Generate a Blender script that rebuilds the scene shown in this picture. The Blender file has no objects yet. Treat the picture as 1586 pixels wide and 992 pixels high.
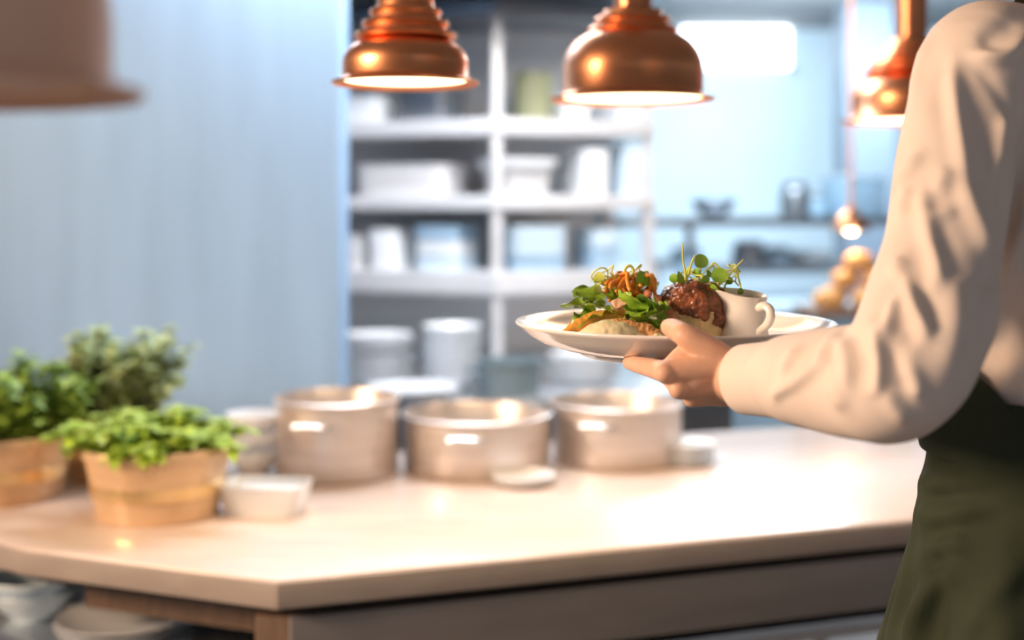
import bpy, bmesh, math, random
import numpy as np
from mathutils import Vector, Matrix, noise, Euler
random.seed(7)
SC = bpy.context.scene
COL = SC.collection
CZ = 1.35                      # camera height
F = 2000.0                     # focal length in pixels of the 1586 px frame
def at(px, py, d):             # photo pixel at depth d -> world point
    return Vector(((px-793)/F*d, d, CZ-(py-320)/F*d))
def V(*a): return Vector(a)

# ------------------------------------------------------------------ materials
def M(name, col, rough=.5, metal=0., var=.08, vs=10., bump=0., bs=80., sss=0., trans=0.,
      emit=None, es=0., stretch=None, coat=0., spec=.5, ior=1.45):
    m = bpy.data.materials.new(name); m.use_nodes = True
    nt = m.node_tree; N = nt.nodes; L = nt.links
    b = N['Principled BSDF']
    tc = N.new('ShaderNodeTexCoord'); mp = N.new('ShaderNodeMapping')
    L.new(tc.outputs['Object'], mp.inputs['Vector'])
    if stretch: mp.inputs['Scale'].default_value = stretch
    nz = N.new('ShaderNodeTexNoise'); nz.inputs['Scale'].default_value = vs; nz.inputs['Detail'].default_value = 5
    L.new(mp.outputs[0], nz.inputs['Vector'])
    rp = N.new('ShaderNodeValToRGB')
    c0 = [max(0, c*(1-var)) for c in col[:3]]; c1 = [min(1, c*(1+var)) for c in col[:3]]
    rp.color_ramp.elements[0].position = .3; rp.color_ramp.elements[1].position = .7
    rp.color_ramp.elements[0].color = (*c0, 1); rp.color_ramp.elements[1].color = (*c1, 1)
    L.new(nz.outputs['Fac'], rp.inputs['Fac']); L.new(rp.outputs['Color'], b.inputs['Base Color'])
    b.inputs['Roughness'].default_value = rough; b.inputs['Metallic'].default_value = metal
    b.inputs['Specular IOR Level'].default_value = spec; b.inputs['IOR'].default_value = ior
    if sss:
        b.inputs['Subsurface Weight'].default_value = sss
        b.inputs['Subsurface Radius'].default_value = (1., .4, .2); b.inputs['Subsurface Scale'].default_value = .008
    if trans: b.inputs['Transmission Weight'].default_value = trans
    if coat: b.inputs['Coat Weight'].default_value = coat; b.inputs['Coat Roughness'].default_value = .1
    if emit: b.inputs['Emission Color'].default_value = (*emit, 1); b.inputs['Emission Strength'].default_value = es
    if bump:
        n2 = N.new('ShaderNodeTexNoise'); n2.inputs['Scale'].default_value = bs; n2.inputs['Detail'].default_value = 6
        L.new(mp.outputs[0], n2.inputs['Vector'])
        bp = N.new('ShaderNodeBump'); bp.inputs['Strength'].default_value = bump; bp.inputs['Distance'].default_value = .002
        L.new(n2.outputs['Fac'], bp.inputs['Height']); L.new(bp.outputs['Normal'], b.inputs['Normal'])
    return m

MAT = dict(
 copper = M('copper', (.95,.41,.20), .33, 1, .10, 6, stretch=(1,1,6)),
 copper_satin = M('satin_copper', (.98,.60,.43), .5, .15, .10, 6),
 copper_dull = M('aged_copper', (.55,.22,.11), .32, 1, .15, 8),
 enamel = M('lamp_enamel', (.95,.86,.72), .45, emit=(1,.68,.36), es=8),
 enamel_dim = M('dim_lamp_enamel', (.95,.7,.5), .45, emit=(1,.45,.22), es=.9),
 bulb = M('bulb_glass', (1,.9,.75), .3, emit=(1,.72,.42), es=14),
 steel = M('brushed_steel', (.66,.68,.70), .34, 1, .10, 5, bump=.12, bs=40, stretch=(1,1,14)),
 steel_panel = M('steel_cladding', (.40,.63,.92), .50, .25, .06, 1.6, bump=.03, bs=30, stretch=(8,8,1)),
 steel_dark = M('dark_steel', (.30,.32,.35), .38, .9, .12, 5),
 steel_warm = M('warm_steel', (.66,.60,.56), .38, .75, .10, 5, stretch=(1,1,10)),
 shelfgrey = M('shelf_steel', (.70,.70,.71), .42, .25, .08, 4, stretch=(1,1,8)),
 shelfback = M('shelf_back_steel', (.70,.69,.69), .45, .1, .10, 3, stretch=(1,1,8)),
 stone = M('pale_stone', (.68,.565,.50), .26, 0, .06, 5, coat=.35, stretch=(1.2,5,1)),
 edge = M('shaded_edge', (.36,.31,.275), .4, 0, .08, 6, stretch=(2,2,8)),
 cabinet = M('grey_laminate', (.21,.20,.20), .42, .1, .08, 6, stretch=(1,1,5)),
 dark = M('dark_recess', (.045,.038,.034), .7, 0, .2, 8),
 brownleg = M('brown_timber', (.17,.11,.075), .5, 0, .25, 10, stretch=(6,6,1)),
 porcelain = M('porcelain', (.88,.85,.81), .16, 0, .02, 8, coat=.5),
 whitecer = M('white_ceramic', (.84,.87,.90), .22, 0, .03, 8, coat=.3),
 tealcer = M('teal_enamel', (.20,.27,.30), .35, 0, .1, 8),
 olive = M('olive_tin', (.36,.37,.22), .5, 0, .12, 7),
 plastic = M('pale_blue_plastic', (.66,.80,.90), .35, 0, .05, 7),
 plasticwhite = M('white_plastic', (.90,.93,.95), .4, 0, .03, 7),
 plasticblue = M('blue_plastic', (.36,.52,.66), .4, 0, .08, 7),
 pot = M('kraft_pot', (.72,.50,.30), .38, .25, .12, 7, stretch=(1,1,5)),
 potglint = M('gold_glint', (.88,.62,.30), .28, .8, .08, 7),
 soil = M('soil', (.07,.045,.03), .95, 0, .4, 60, bump=.8, bs=120),
 herb = M('herb_leaf', (.30,.46,.07), .5, 0, .35, 14, sss=.05),
 herb2 = M('pale_herb_leaf', (.46,.56,.26), .55, 0, .25, 14, sss=.05),
 herb3 = M('bright_herb_leaf', (.42,.60,.07), .5, 0, .30, 14, sss=.05),
 stem = M('green_stem', (.38,.46,.14), .5, 0, .15, 30),
 tile = M('pale_blue_wall', (.76,.86,.93), .5, 0, .04, 2),
 ceil = M('ceiling_paint', (.30,.30,.31), .8, 0, .1, 3),
 floor = M('floor_tile', (.22,.20,.19), .5, 0, .12, 6),
 columngrey = M('column_grey', (.24,.28,.34), .6, 0, .05, 3),
 wallgrey = M('grey_wall', (.45,.50,.55), .6, 0, .05, 3),
 shirt = M('white_cotton', (.78,.68,.61), .8, 0, .025, 30, bump=.10, bs=900, spec=.2),
 apron = M('green_canvas', (.034,.044,.026), .85, 0, .16, 14, bump=.25, bs=700, spec=.2),
 apronband = M('dark_green_canvas', (.026,.032,.022), .85, 0, .16, 14, bump=.25, bs=700, spec=.2),
 trouser = M('black_wool', (.02,.02,.024), .8, 0, .2, 20),
 shoe = M('black_leather', (.02,.018,.016), .3, 0, .1, 20),
 skin = M('skin', (.76,.455,.315), .48, 0, .09, 45, bump=.12, bs=420, sss=.25, spec=.4),
 hair = M('brown_hair', (.07,.04,.022), .5, 0, .3, 60, stretch=(1,1,.2)),
 eye = M('eye_white', (.85,.83,.80), .15, 0, .02, 20),
 button = M('pearl_button', (.9,.87,.82), .25, 0, .03, 50),
 mash = M('cream_mash', (.92,.82,.55), .34, 0, .07, 90, bump=.25, bs=150, sss=.2),
 carrot = M('roast_carrot', (.82,.38,.075), .38, 0, .35, 70, bump=.3, bs=200, sss=.1),
 shred = M('carrot_shred', (.88,.33,.05), .4, 0, .22, 90, sss=.15),
 crisp = M('fried_crisp', (.62,.33,.13), .45, 0, .5, 110, bump=.7, bs=220),
 pinkchip = M('pink_radish', (.88,.52,.36), .4, 0, .12, 70, sss=.2),
 potato = M('roast_potato', (.76,.58,.20), .4, 0, .22, 80, bump=.4, bs=160, sss=.1),
 crust = M('roast_crust', (.23,.075,.030), .26, 0, .65, 85, bump=1., bs=170, coat=.4),
 fat = M('pork_fat', (.82,.62,.30), .36, 0, .22, 60, bump=.5, bs=150, sss=.15, coat=.2),
 pinkmeat = M('pink_meat', (.74,.29,.18), .34, 0, .25, 70, bump=.5, bs=150, sss=.15, coat=.2),
 leaf = M('salad_leaf', (.27,.46,.04), .38, 0, .35, 60, bump=.3, bs=160, sss=.1),
 cress = M('cress_leaf', (.25,.46,.05), .36, 0, .18, 80, sss=.1),
 shoot = M('pea_shoot', (.70,.76,.16), .4, 0, .18, 60, sss=.15),
 sauce = M('brown_sauce', (.16,.055,.02), .12, 0, .1, 60),
 bread = M('bread_crust', (.66,.36,.13), .5, 0, .3, 20, bump=.4, bs=60),
 lightpanel = M('light_panel', (1,1,1), .5, emit=(.86,.95,1), es=5.5),
)

# ------------------------------------------------------------------ mesh builder
class MB:
    def __init__(s): s.v=[]; s.f=[]
    def add(s, verts, faces):
        n=len(s.v); s.v += [tuple(p) for p in verts]; s.f += [tuple(i+n for i in f) for f in faces]; return s
    def box(s, c, size, rz=0., bev=0.):
        bm=bmesh.new(); bmesh.ops.create_cube(bm,size=1)
        bmesh.ops.scale(bm,vec=size,verts=bm.verts)
        if bev: bmesh.ops.bevel(bm,geom=list(bm.edges),offset=bev,segments=2,affect='EDGES',profile=.6)
        bmesh.ops.rotate(bm,cent=(0,0,0),matrix=Matrix.Rotation(rz,3,'Z'),verts=bm.verts)
        bmesh.ops.translate(bm,vec=c,verts=bm.verts)
        return s.bm(bm)
    def bm(s, bm):
        bm.verts.index_update()
        s.add([v.co[:] for v in bm.verts],[[v.index for v in f.verts] for f in bm.faces]); bm.free(); return s
    def prism(s, poly, z0, z1, bev=0.):
        bm=bmesh.new(); vs=[bm.verts.new((x,y,z0)) for x,y in poly]; f=bm.faces.new(vs)
        r=bmesh.ops.extrude_face_region(bm,geom=[f])
        bmesh.ops.translate(bm,vec=(0,0,z1-z0),verts=[g for g in r['geom'] if isinstance(g,bmesh.types.BMVert)])
        bmesh.ops.recalc_face_normals(bm,faces=bm.faces)
        if bev: bmesh.ops.bevel(bm,geom=list(bm.edges),offset=bev,segments=3,affect='EDGES',profile=.5)
        return s.bm(bm)
    def lathe(s, prof, c=(0,0,0), seg=48, closed=False):
        vs=[];fs=[];n=len(prof)
        for r,z in prof:
            for k in range(seg):
                a=2*math.pi*k/seg; vs.append((c[0]+r*math.cos(a),c[1]+r*math.sin(a),c[2]+z))
        m = n if closed else n-1
        for i in range(m):
            j=(i+1)%n
            for k in range(seg):
                k2=(k+1)%seg; fs.append((i*seg+k,i*seg+k2,j*seg+k2,j*seg+k))
        if not closed:
            fs.append(tuple(range(seg))[::-1]); fs.append(tuple((n-1)*seg+k for k in range(seg)))
        return s.add(vs,fs)
    def rings(s, rings, cap=True):
        vs=[];fs=[];seg=len(rings[0])
        for r in rings: vs+=r
        for i in range(len(rings)-1):
            for k in range(seg):
                k2=(k+1)%seg; fs.append((i*seg+k,i*seg+k2,(i+1)*seg+k2,(i+1)*seg+k))
        if cap:
            fs.append(tuple(range(seg))[::-1]); n=len(rings)-1; fs.append(tuple(n*seg+k for k in range(seg)))
        return s.add(vs,fs)
    def tube(s, pts, rad, seg=10, sub=4, smooth=True, round_ends=True, flat=1.):
        P,R=resample(pts,rad,sub,smooth)
        n=len(P); T=[(P[min(i+1,n-1)]-P[max(i-1,0)]).normalized() for i in range(n)]
        u=T[0].orthogonal().normalized(); fr=[]
        for i in range(n):
            u=(u-T[i]*u.dot(T[i])).normalized(); fr.append((u.copy(),T[i].cross(u)))
        def ring(p,u,w,r): return [p+u*(r*math.cos(2*math.pi*k/seg))+w*(r*flat*math.sin(2*math.pi*k/seg)) for k in range(seg)]
        rs=[]
        if round_ends:
            for q in (80,55,28):
                a=math.radians(q); rs.append(ring(P[0]-T[0]*R[0]*math.sin(a),*fr[0],R[0]*math.cos(a)))
        for i in range(n): rs.append(ring(P[i],*fr[i],R[i]))
        if round_ends:
            for q in (28,55,80):
                a=math.radians(q); rs.append(ring(P[-1]+T[-1]*R[-1]*math.sin(a),*fr[-1],R[-1]*math.cos(a)))
        return s.rings(rs)
    def ellipsoid(s, c, r, seg=24, rot=None, jitter=0., js=30.):
        bm=bmesh.new(); bmesh.ops.create_uvsphere(bm,u_segments=seg,v_segments=seg//2,radius=1)
        for v in bm.verts:
            p=Vector((v.co.x*r[0],v.co.y*r[1],v.co.z*r[2]))
            if jitter: p*=1+jitter*noise.noise(p*js+Vector(c)*7)
            if rot is not None: p=rot@p
            v.co=p+Vector(c)
        return s.bm(bm)
    def mesh(s, name='m'):
        me=bpy.data.meshes.new(name); me.from_pydata(s.v,[],s.f); me.validate(); me.update()
        bm=bmesh.new(); bm.from_mesh(me); bmesh.ops.recalc_face_normals(bm,faces=bm.faces); bm.to_mesh(me); bm.free()
        return me
    def build(s, name, mat, parent=None, smooth=True, angle=40):
        return link(name, s.mesh(name), mat, parent, smooth, angle)

def resample(pts, rad, sub, smooth=True):
    pts=[Vector(p) for p in pts]
    if not hasattr(rad,'__len__'): rad=[rad]*len(pts)
    P=[];R=[];n=len(pts)
    for i in range(n-1):
        a,b=pts[i],pts[i+1]; p0=pts[i-1] if i else a*2-b; p3=pts[i+2] if i+2<n else b*2-a
        for k in range(sub):
            t=k/sub
            if smooth: p=.5*((2*a)+(b-p0)*t+(2*p0-5*a+4*b-p3)*t*t+(3*a-p0-3*b+p3)*t**3)
            else: p=a.lerp(b,t)
            P.append(p); R.append(rad[i]*(1-t)+rad[i+1]*t)
    P.append(pts[-1]); R.append(rad[-1]); return P,R

def link(name, me, mat, parent=None, smooth=True, angle=40):
    o=bpy.data.objects.new(name,me); COL.objects.link(o)
    me.materials.clear(); me.materials.append(MAT[mat] if isinstance(mat,str) else mat)
    if smooth:
        me.polygons.foreach_set('use_smooth',[True]*len(me.polygons))
        if angle<180: me.set_sharp_from_angle(angle=math.radians(angle))
    if parent: o.parent=parent
    return o
def tag(o,label,cat,group=None,kind=None):
    o['label']=label; o['category']=cat
    if group: o['group']=group
    if kind: o['kind']=kind
    return o
def thing(name,label,cat,loc=(0,0,0),rz=0.,group=None):
    o=bpy.data.objects.new(name,None); COL.objects.link(o); o.empty_display_size=.05
    o.location=loc; o.rotation_euler=(0,0,rz); return tag(o,label,cat,group)
def struct(o): o['kind']='structure'; return o
def dup(root,loc,rz=None,label=None,scale=None):
    c=root.copy(); COL.objects.link(c); c.location=loc
    if rz is not None: c.rotation_euler=(0,0,rz)
    if scale: c.scale=(scale,)*3
    if label: c['label']=label
    for ch in list(root.children):
        d=ch.copy(); COL.objects.link(d); d.parent=c
        for g in list(ch.children):
            e=g.copy(); COL.objects.link(e); e.parent=d
    return c
def remesh(mb, vox, it=4, fac=.5):
    me=mb.mesh('tmp'); o=bpy.data.objects.new('tmp',me); COL.objects.link(o)
    r=o.modifiers.new('r','REMESH'); r.mode='VOXEL'; r.voxel_size=vox
    if it:
        sm=o.modifiers.new('s','SMOOTH'); sm.factor=fac; sm.iterations=it
    dg=bpy.context.evaluated_depsgraph_get(); dg.update()
    out=bpy.data.meshes.new_from_object(o.evaluated_get(dg))
    bpy.data.objects.remove(o); return out
def co_of(me):
    a=np.empty(len(me.vertices)*3); me.vertices.foreach_get('co',a); return a.reshape(-1,3)
def no_of(me):
    a=np.empty(len(me.vertices)*3); me.vertices.foreach_get('normal',a); return a.reshape(-1,3)
def set_co(me,a): me.vertices.foreach_set('co',a.ravel()); me.update()

# ------------------------------------------------------------------ camera
cam=bpy.data.cameras.new('camera'); co=bpy.data.objects.new('camera',cam); COL.objects.link(co)
co.location=(0,0,CZ); co.rotation_euler=(math.pi/2,0,0)
cam.sensor_width=36; cam.lens=F/1586*36; cam.shift_y=-176/1586
cam.clip_start=.05
cam.dof.use_dof=True; cam.dof.focus_distance=1.24; cam.dof.aperture_fstop=2.2
SC.camera=co

# ------------------------------------------------------------------ room shell
FLZ=0.; CEIL=2.45
struct(MB().box((0,3.5,-.05),(9,12,.1)).build('floor','floor',smooth=False))
struct(MB().box((0,3.5,CEIL+.05),(9,12,.1)).build('ceiling','ceil',smooth=False))
struct(MB().box((.5,8.05,CEIL/2),(8,.1,CEIL)).build('wall_back','tile',smooth=False))
struct(MB().box((3.75,4.6,CEIL/2),(.1,6.8,CEIL)).build('wall_right','wallgrey',smooth=False))
# steel clad wall end on the left (its right edge is the vertical line in the photo)
XE=at(527,0,3.1).x
struct(MB().box((XE-1.1,3.18,CEIL/2),(2.2,.16,CEIL),bev=.004).build('wall_left','steel_panel',smooth=False))
# bright column by the window
struct(MB().box((at(1345,0,7).x,7.1,CEIL/2),(.26,.26,CEIL)).build('trim_1','columngrey',smooth=False))

# high window / light panel on the back wall
w=struct(MB().box((at(1138,0,7.98).x,7.98,CZ+(320-74)/F*7.98),(.66,.02,.26)).build('window_1','lightpanel',smooth=False))
fr=MB(); cx,czw=at(1138,0,7.98).x, CZ+(320-74)/F*7.98
for dx,dz,sx,sz in ((0,.14,.72,.03),(0,-.14,.72,.03),(-.345,0,.03,.31),(.345,0,.03,.31)): fr.box((cx+dx,7.965,czw+dz),(sx,.05,sz))
wf=fr.build('window_frame','plasticwhite',w,smooth=False)

# ------------------------------------------------------------------ counter (a table with a mitred front)
CT=CZ-.516
u=V(.943,.333); v=V(-.926,.378); nr=V(-.333,.943); nl=V(.378,.926)
P0=V(-.323,1.78); L1=V(-.74,1.95); L2=V(-1.55,2.56); RE=P0+u*2.3
dep=.85
def outline(off,depth=dep):     # inset by off from the front edges
    p0=P0+V(0.02,1)*off*1.07
    return [RE+nr*off, p0, L1+V(.3,.9)*off, L2+V(.5,.8)*off, V(-1.1,2.97), V(-.6,2.93), P0+nr*depth+u*.32, RE+nr*depth]
cnt=thing('serving_counter','long pale stone topped serving counter with mitred front corner','counter',(0,0,0))
MB().prism([tuple(p[:2]) for p in outline(0)],CT-.04,CT,bev=.004).build('countertop','stone',cnt,angle=30)
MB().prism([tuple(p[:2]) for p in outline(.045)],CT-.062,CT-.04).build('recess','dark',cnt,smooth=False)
def edge_shade(pts,off,z0,z1,name,mat):
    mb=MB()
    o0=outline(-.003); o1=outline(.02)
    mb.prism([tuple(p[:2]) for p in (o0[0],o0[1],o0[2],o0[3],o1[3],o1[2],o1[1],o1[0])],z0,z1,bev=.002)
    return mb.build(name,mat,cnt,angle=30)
edge_shade(None,0,CT-.0405,CT-.0035,'edge_shade','edge')  # darker strip paints the shade of the unlit counter front
# apron rails
def rail(a,b,n,z0,z1,th,name,mat,off):
    a2=a+n*off; b2=b+n*off
    return MB().prism([tuple(a2[:2]),tuple(b2[:2]),tuple((b2+n*th)[:2]),tuple((a2+n*th)[:2])],z0,z1,bev=.0015).build(name,mat,cnt,angle=30)
rail(P0+u*.02,RE,nr,CT-.145,CT-.058,.02,'rail','cabinet',.012)
rail(P0+v*.05,L1,nl,CT-.13,CT-.062,.02,'rail','brownleg',.14)
# legs, lower shelf
for p in (P0+V(0,1)*.07, P0+u*1.6+nr*.06, P0+u*.3+nr*.75, V(-1.05,2.75,0), P0+u*2.1+nr*.75):
    MB().box((p[0],p[1],(CT-.06)/2),(.075,.075,CT-.06),rz=math.radians(-2),bev=.004).build('leg','brownleg',cnt,angle=30)
SH=CZ-.70
MB().prism([tuple(p[:2]) for p in outline(.09)],SH-.03,SH,bev=.003).build('shelf','steel',cnt,angle=30)
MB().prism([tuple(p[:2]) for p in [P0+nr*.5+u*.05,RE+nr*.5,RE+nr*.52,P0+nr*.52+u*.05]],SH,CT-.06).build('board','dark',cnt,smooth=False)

# ------------------------------------------------------------------ copper heat lamps
def lamp(px,d,rim_r,label,tiers,zr=None,light=9.,lc=(1,.74,.50),hs=.62,rmat='enamel',smat='copper',bmat='bulb',kind='heat_lamp',group='copper heat lamps over the counter'):
    z=CZ+.161 if zr is None else zr
    x=(px-793)/F*d
    t=thing('heat_lamp',label,'lamp',(x,d,z),0,group)
    R=rim_r; b=R*.86
    # dome
    prof=[(R,0),(R*1.01,.003),(b*1.03,.007),(b,.012),(b,.045*R/.108),(b*.985,.058*R/.108),(b*.93,.074*R/.108),(b*.83,.088*R/.108),(b*.70,.098*R/.108),(b*.58,.103*R/.108)]
    prof=[(r_,z_ if z_<.008 else .008+(z_-.008)*hs) for r_,z_ in prof]
    inner=[(r-.0025 if i>0 else r-.001,zz-.002 if i>2 else zz-.0005) for i,(r,zz) in enumerate(prof)]
    MB().lathe(prof+inner[::-1],seg=72,closed=True).build('shade',smat,t,angle=50)
    MB().lathe([(r-.002,zz-.001) for r,zz in inner[2:]][::1],seg=48).build('reflector',rmat,t,angle=60)
    h=.008+(.103*R/.108-.008)*hs
    k=MB(); zc=h
    r0=b*(.80 if tiers>2 else .62)
    for i in range(tiers):
        rr=r0*(1-.15*i)
        k.lathe([(rr*.80,zc-.002),(rr,zc),(rr*1.04,zc+.003),(rr,zc+.007),(rr*.82,zc+.010),(rr*.78,zc+.018),(rr*.70,zc+.019)],seg=48); zc+=.0155
    k.build('collar','copper',t,angle=40)
    rs=b*.27
    MB().lathe([(rs*1.25,zc-.004),(rs*1.25,zc+.004),(rs,zc+.007),(rs,CEIL-z)],seg=32).build('stem','copper_dull',t,angle=40)
    MB().lathe([(.06,CEIL-z-.03),(.065,CEIL-z-.02),(.065,CEIL-z)],seg=32).build('ceiling_rose','copper_dull',t,angle=40)
    MB().ellipsoid((0,0,.030*R/.108),(R*.30,R*.30,R*.24)).build('bulb',bmat,t)
    if not light: return t
    ld=bpy.data.lights.new('lamp_light','SPOT'); ld.energy=light; ld.color=lc; ld.shadow_soft_size=.03
    ld.spot_size=math.radians(150); ld.spot_blend=.5
    lo=bpy.data.objects.new('lamp_light',ld); COL.objects.link(lo); lo.location=(x,d,z-.012)
    return t
lamp(628,1.70,.096,'leftmost copper heat lamp, small with a ribbed stepped collar',4,light=8)
lamp(980,1.96,.124,'large smooth copper dome heat lamp in the middle above the plate',2,light=10,hs=.86)
lamp(1411,2.46,.128,'copper heat lamp partly hidden behind the white sleeve',4,light=8,hs=.74)
# unlit lamp hanging close to the camera, far out of focus at the upper left
lamp(-128,.58,.098,'unlit copper lamp close to the camera, blurred at the upper left corner',2,zr=CZ+.050,light=0,hs=.86,rmat='copper_dull',smat='copper_satin',bmat='porcelain',group=None)

# ------------------------------------------------------------------ potted herbs
def leaf_geo(mb, base, direc, up, ln, wd, curl=.3, nseg=3):
    d=Vector(direc).normalized(); s=d.cross(Vector(up)); 
    if s.length<1e-4: s=d.orthogonal()
    s.normalize(); n=s.cross(d)
    pts=[]; 
    for i in range(nseg+1):
        t=i/nseg; w=wd*math.sin(math.pi*min(1,(.08+.92*t)))**.8*.5 if i<nseg else 0.0
        c=Vector(base)+d*(ln*t)-n*(curl*ln*t*t)
        pts.append((c,w))
    vs=[];fs=[]
    for c,wv in pts: vs+=[c-s*wv+n*wv*.25,c,c+s*wv+n*wv*.25]
    for i in range(nseg):
        a=i*3; fs+=[(a,a+1,a+4,a+3),(a+1,a+2,a+5,a+4)]
    mb.add(vs,fs)
def herb_pot(px,d,r,h,label,matf,nst,hmin,hmax,spread,lean=(0,0),leafl=.03,seed=1):
    rnd=random.Random(seed)
    x=(px-793)/F*d
    t=thing('potted_herb',label,'potted plant',(x,d,CT),0,None)
    pr=[(r*.80,0),(r*.82,.002),(r*.97,h-.018),(r*1.03,h-.016),(r*1.04,h-.004),(r*1.02,h),(r*.97,h-.001),(r*.95,h-.02),(r*.93,h-.025)]
    MB().lathe(pr,seg=56).build('pot','pot',t)
    zb=h*.42; rb=r*(.82+.15*.42)
    MB().lathe([(rb*1.0,zb-.012),(rb*1.025,zb-.010),(rb*1.035,zb+.010),(rb*1.01,zb+.013)],seg=56).build('pot_glint','potglint',t)  # gold ring paints the warm reflection round the pot
    MB().lathe([(.001,h-.022),(r*.92,h-.023),(r*.92,h-.026)],seg=40).build('soil','soil',t)
    st=MB(); lf=MB()
    for i in range(nst):
        a=rnd.uniform(0,6.283); q=math.sqrt(rnd.random())
        b=V(math.cos(a)*q*r*.8,math.sin(a)*q*r*.8,h-.024)
        ht=rnd.uniform(hmin,hmax)*(1-.35*q*q)
        tip=b+V(math.cos(a)*q*spread+lean[0],math.sin(a)*q*spread+lean[1],ht)
        mid=b.lerp(tip,.5)+V(rnd.uniform(-.01,.01),rnd.uniform(-.01,.01),.02)
        st.tube([b,mid,tip],[.0016,.0013,.0008],seg=5,sub=3)
        P,_=resample([b,mid,tip],1,7)
        for j,p in enumerate(P[3:]):
            for kk in range(3):
                aa=rnd.uniform(0,6.283); L=leafl*rnd.uniform(.7,1.25)
                leaf_geo(lf,p,(math.cos(aa),math.sin(aa),rnd.uniform(-.1,.7)),(0,0,1),L,L*rnd.uniform(.55,.8),rnd.uniform(.1,.6))
    st.build('stems','stem',t); lf.build('foliage',matf,t,angle=180)
    return t
herb_pot(10,2.30,.115,.117,'leafy green herb in tan pot at the far left edge','herb',60,.06,.17,.06,lean=(.0,0),seed=3)
herb_pot(245,2.17,.122,.120,'bright green low herb in the wider tan pot, nearest the counter corner','herb3',60,.02,.075,.06,lean=(-.01,0),leafl=.027,seed=5)
herb_pot(165,2.50,.10,.115,'tall pale green herb in tan pot, behind the two other pots','herb2',60,.12,.215,.05,lean=(.03,0),seed=9)

# ------------------------------------------------------------------ crockery prototypes
def plate_mesh(r,h=.018):
    return MB().lathe([(r*.55,0),(r*.58,.002),(r*.60,.003),(r*.97,h-.004),(r,h-.001),(r*.99,h),(r*.95,h-.002),(r*.62,.008),(r*.3,.0055),(.0005,.005)],seg=48).mesh('plate')
def bowl_mesh(r,h):
    return MB().lathe([(r*.45,0),(r*.48,.003),(r*.70,h*.30),(r*.90,h*.65),(r,h-.002),(r*.985,h),(r*.95,h-.003),(r*.84,h*.62),(r*.62,h*.30),(r*.3,h*.16),(.0005,h*.14)],seg=48).mesh('bowl')
def stack(name,me,loc,n,dz,label,cat,group,mat='whitecer'):
    for i in range(n):
        o=link(name,me if i else me,mat,None,True,40)
        o.location=(loc[0]+random.uniform(-.002,.002),loc[1]+random.uniform(-.002,.002),loc[2]+i*dz)
        tag(o,label if n==1 or isinstance(label,str) else label[i],cat,group)
def pxy(px,d): return (px-793)/F*d

# small bowls on the counter by the herbs
bm_=bowl_mesh(.058,.045)
stack('bowl',bm_,(pxy(396,2.52),2.52,CT),3,.034,['white bowl, bottom of the short stack right of the herb pots','white bowl, middle of the short stack right of the herb pots','white bowl, topmost of the short stack right of the herb pots'],'bowl','stacked white bowls by the herbs')
# rectangular white dish
t=thing('serving_dish','low white rectangular dish beside the wide herb pot','dish',(pxy(405,2.14),2.18,CT),math.radians(-8))
b=MB(); W,D,H=.145,.10,.05
rs=[]
for (sx,sz) in ((.86,0),(.88,.002),(1.,H-.002),(1.01,H),(.97,H),(.95,H-.004),(.84,.008)):
    ring=[]
    for k in range(32):
        a=2*math.pi*k/32; c_,s_=math.cos(a),math.sin(a); e=.35
        ring.append(V(math.copysign(abs(c_)**e,c_)*W/2*sx,math.copysign(abs(s_)**e,s_)*D/2*sx,sz))
    rs.append(ring)
b.rings(rs).build('dish_body','whitecer',t)
cl=MB()
for k in range(4): cl.box((0.002*(k%2),0,.012+.008*k),(W*.74,D*.70,.007),bev=.002)
tag(cl.build('folded_napkin','plasticwhite'),'white folded napkins lying inside the rectangular dish','napkin').location=t.location
bpy.data.objects['folded_napkin'].rotation_euler=t.rotation_euler

# steel pans on the back of the counter
def pan(px,d,r,h,label,lid=False,rz=0.3):
    t=thing('steel_pan',label,'cooking pan',(pxy(px,d),d,CT),rz)
    MB().lathe([(r*.94,0),(r*.985,.004),(r,.012),(r,h-.008),(r*1.035,h-.004),(r*1.04,h),(r*1.01,h+.002),(r*.985,h-.004),(r*.97,.012),(r*.9,.006),(.0005,.006)],seg=64).build('pan_body','steel_warm',t)
    for s in (-1,1):
        MB().tube([(s*(r-.002),-.035,h*.74),(s*(r+.03),-.03,h*.76),(s*(r+.034),0,h*.77),(s*(r+.03),.03,h*.76),(s*(r-.002),.035,h*.74)],.005,seg=8,sub=4).build('handle','steel',t)
    return t
pan(522,2.50,.118,.147,'tall warm-grey steel pan, left of three on the counter',rz=1.3)
pan(738,2.56,.145,.108,'wide steel pan, middle of three on the counter',rz=1.45)
pan(955,2.64,.132,.118,'steel pan behind the hand, right of three on the counter',rz=1.2)
# small saucers in front of pans
sm=plate_mesh(.06,.012)
stack('saucer',sm,(pxy(812,2.40),2.40,CT),2,.007,['white saucer lying on the counter before the pans, lower','white saucer on top of another saucer before the pans'],'saucer','saucers on the counter before the pans')
stack('saucer',sm,(pxy(1062,2.60),2.60,CT),4,.010,'small white saucer in low stack right of the pans','saucer','saucers stacked right of the pans')

# plates on the lower shelf at left
pl=plate_mesh(.11,.018)
stack('plate',pl,(-.64,2.13,SH),2,.011,['white plate on the lower shelf by the table leg, under another','white plate on the lower shelf by the table leg, topmost'],'plate','plates on the lower shelf')
stack('plate',pl,(-.93,2.42,SH),7,.011,'white plate in far left stack on the lower shelf','plate','stack of plates at far left of the lower shelf')
stack('bowl',bowl_mesh(.07,.05),(-.815,2.20,SH),2,.022,['pale bowl at far left of lower shelf, lower of two','pale bowl at far left of lower shelf, upper of two'],'bowl','bowls at the far left of the lower shelf','plastic')

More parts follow.
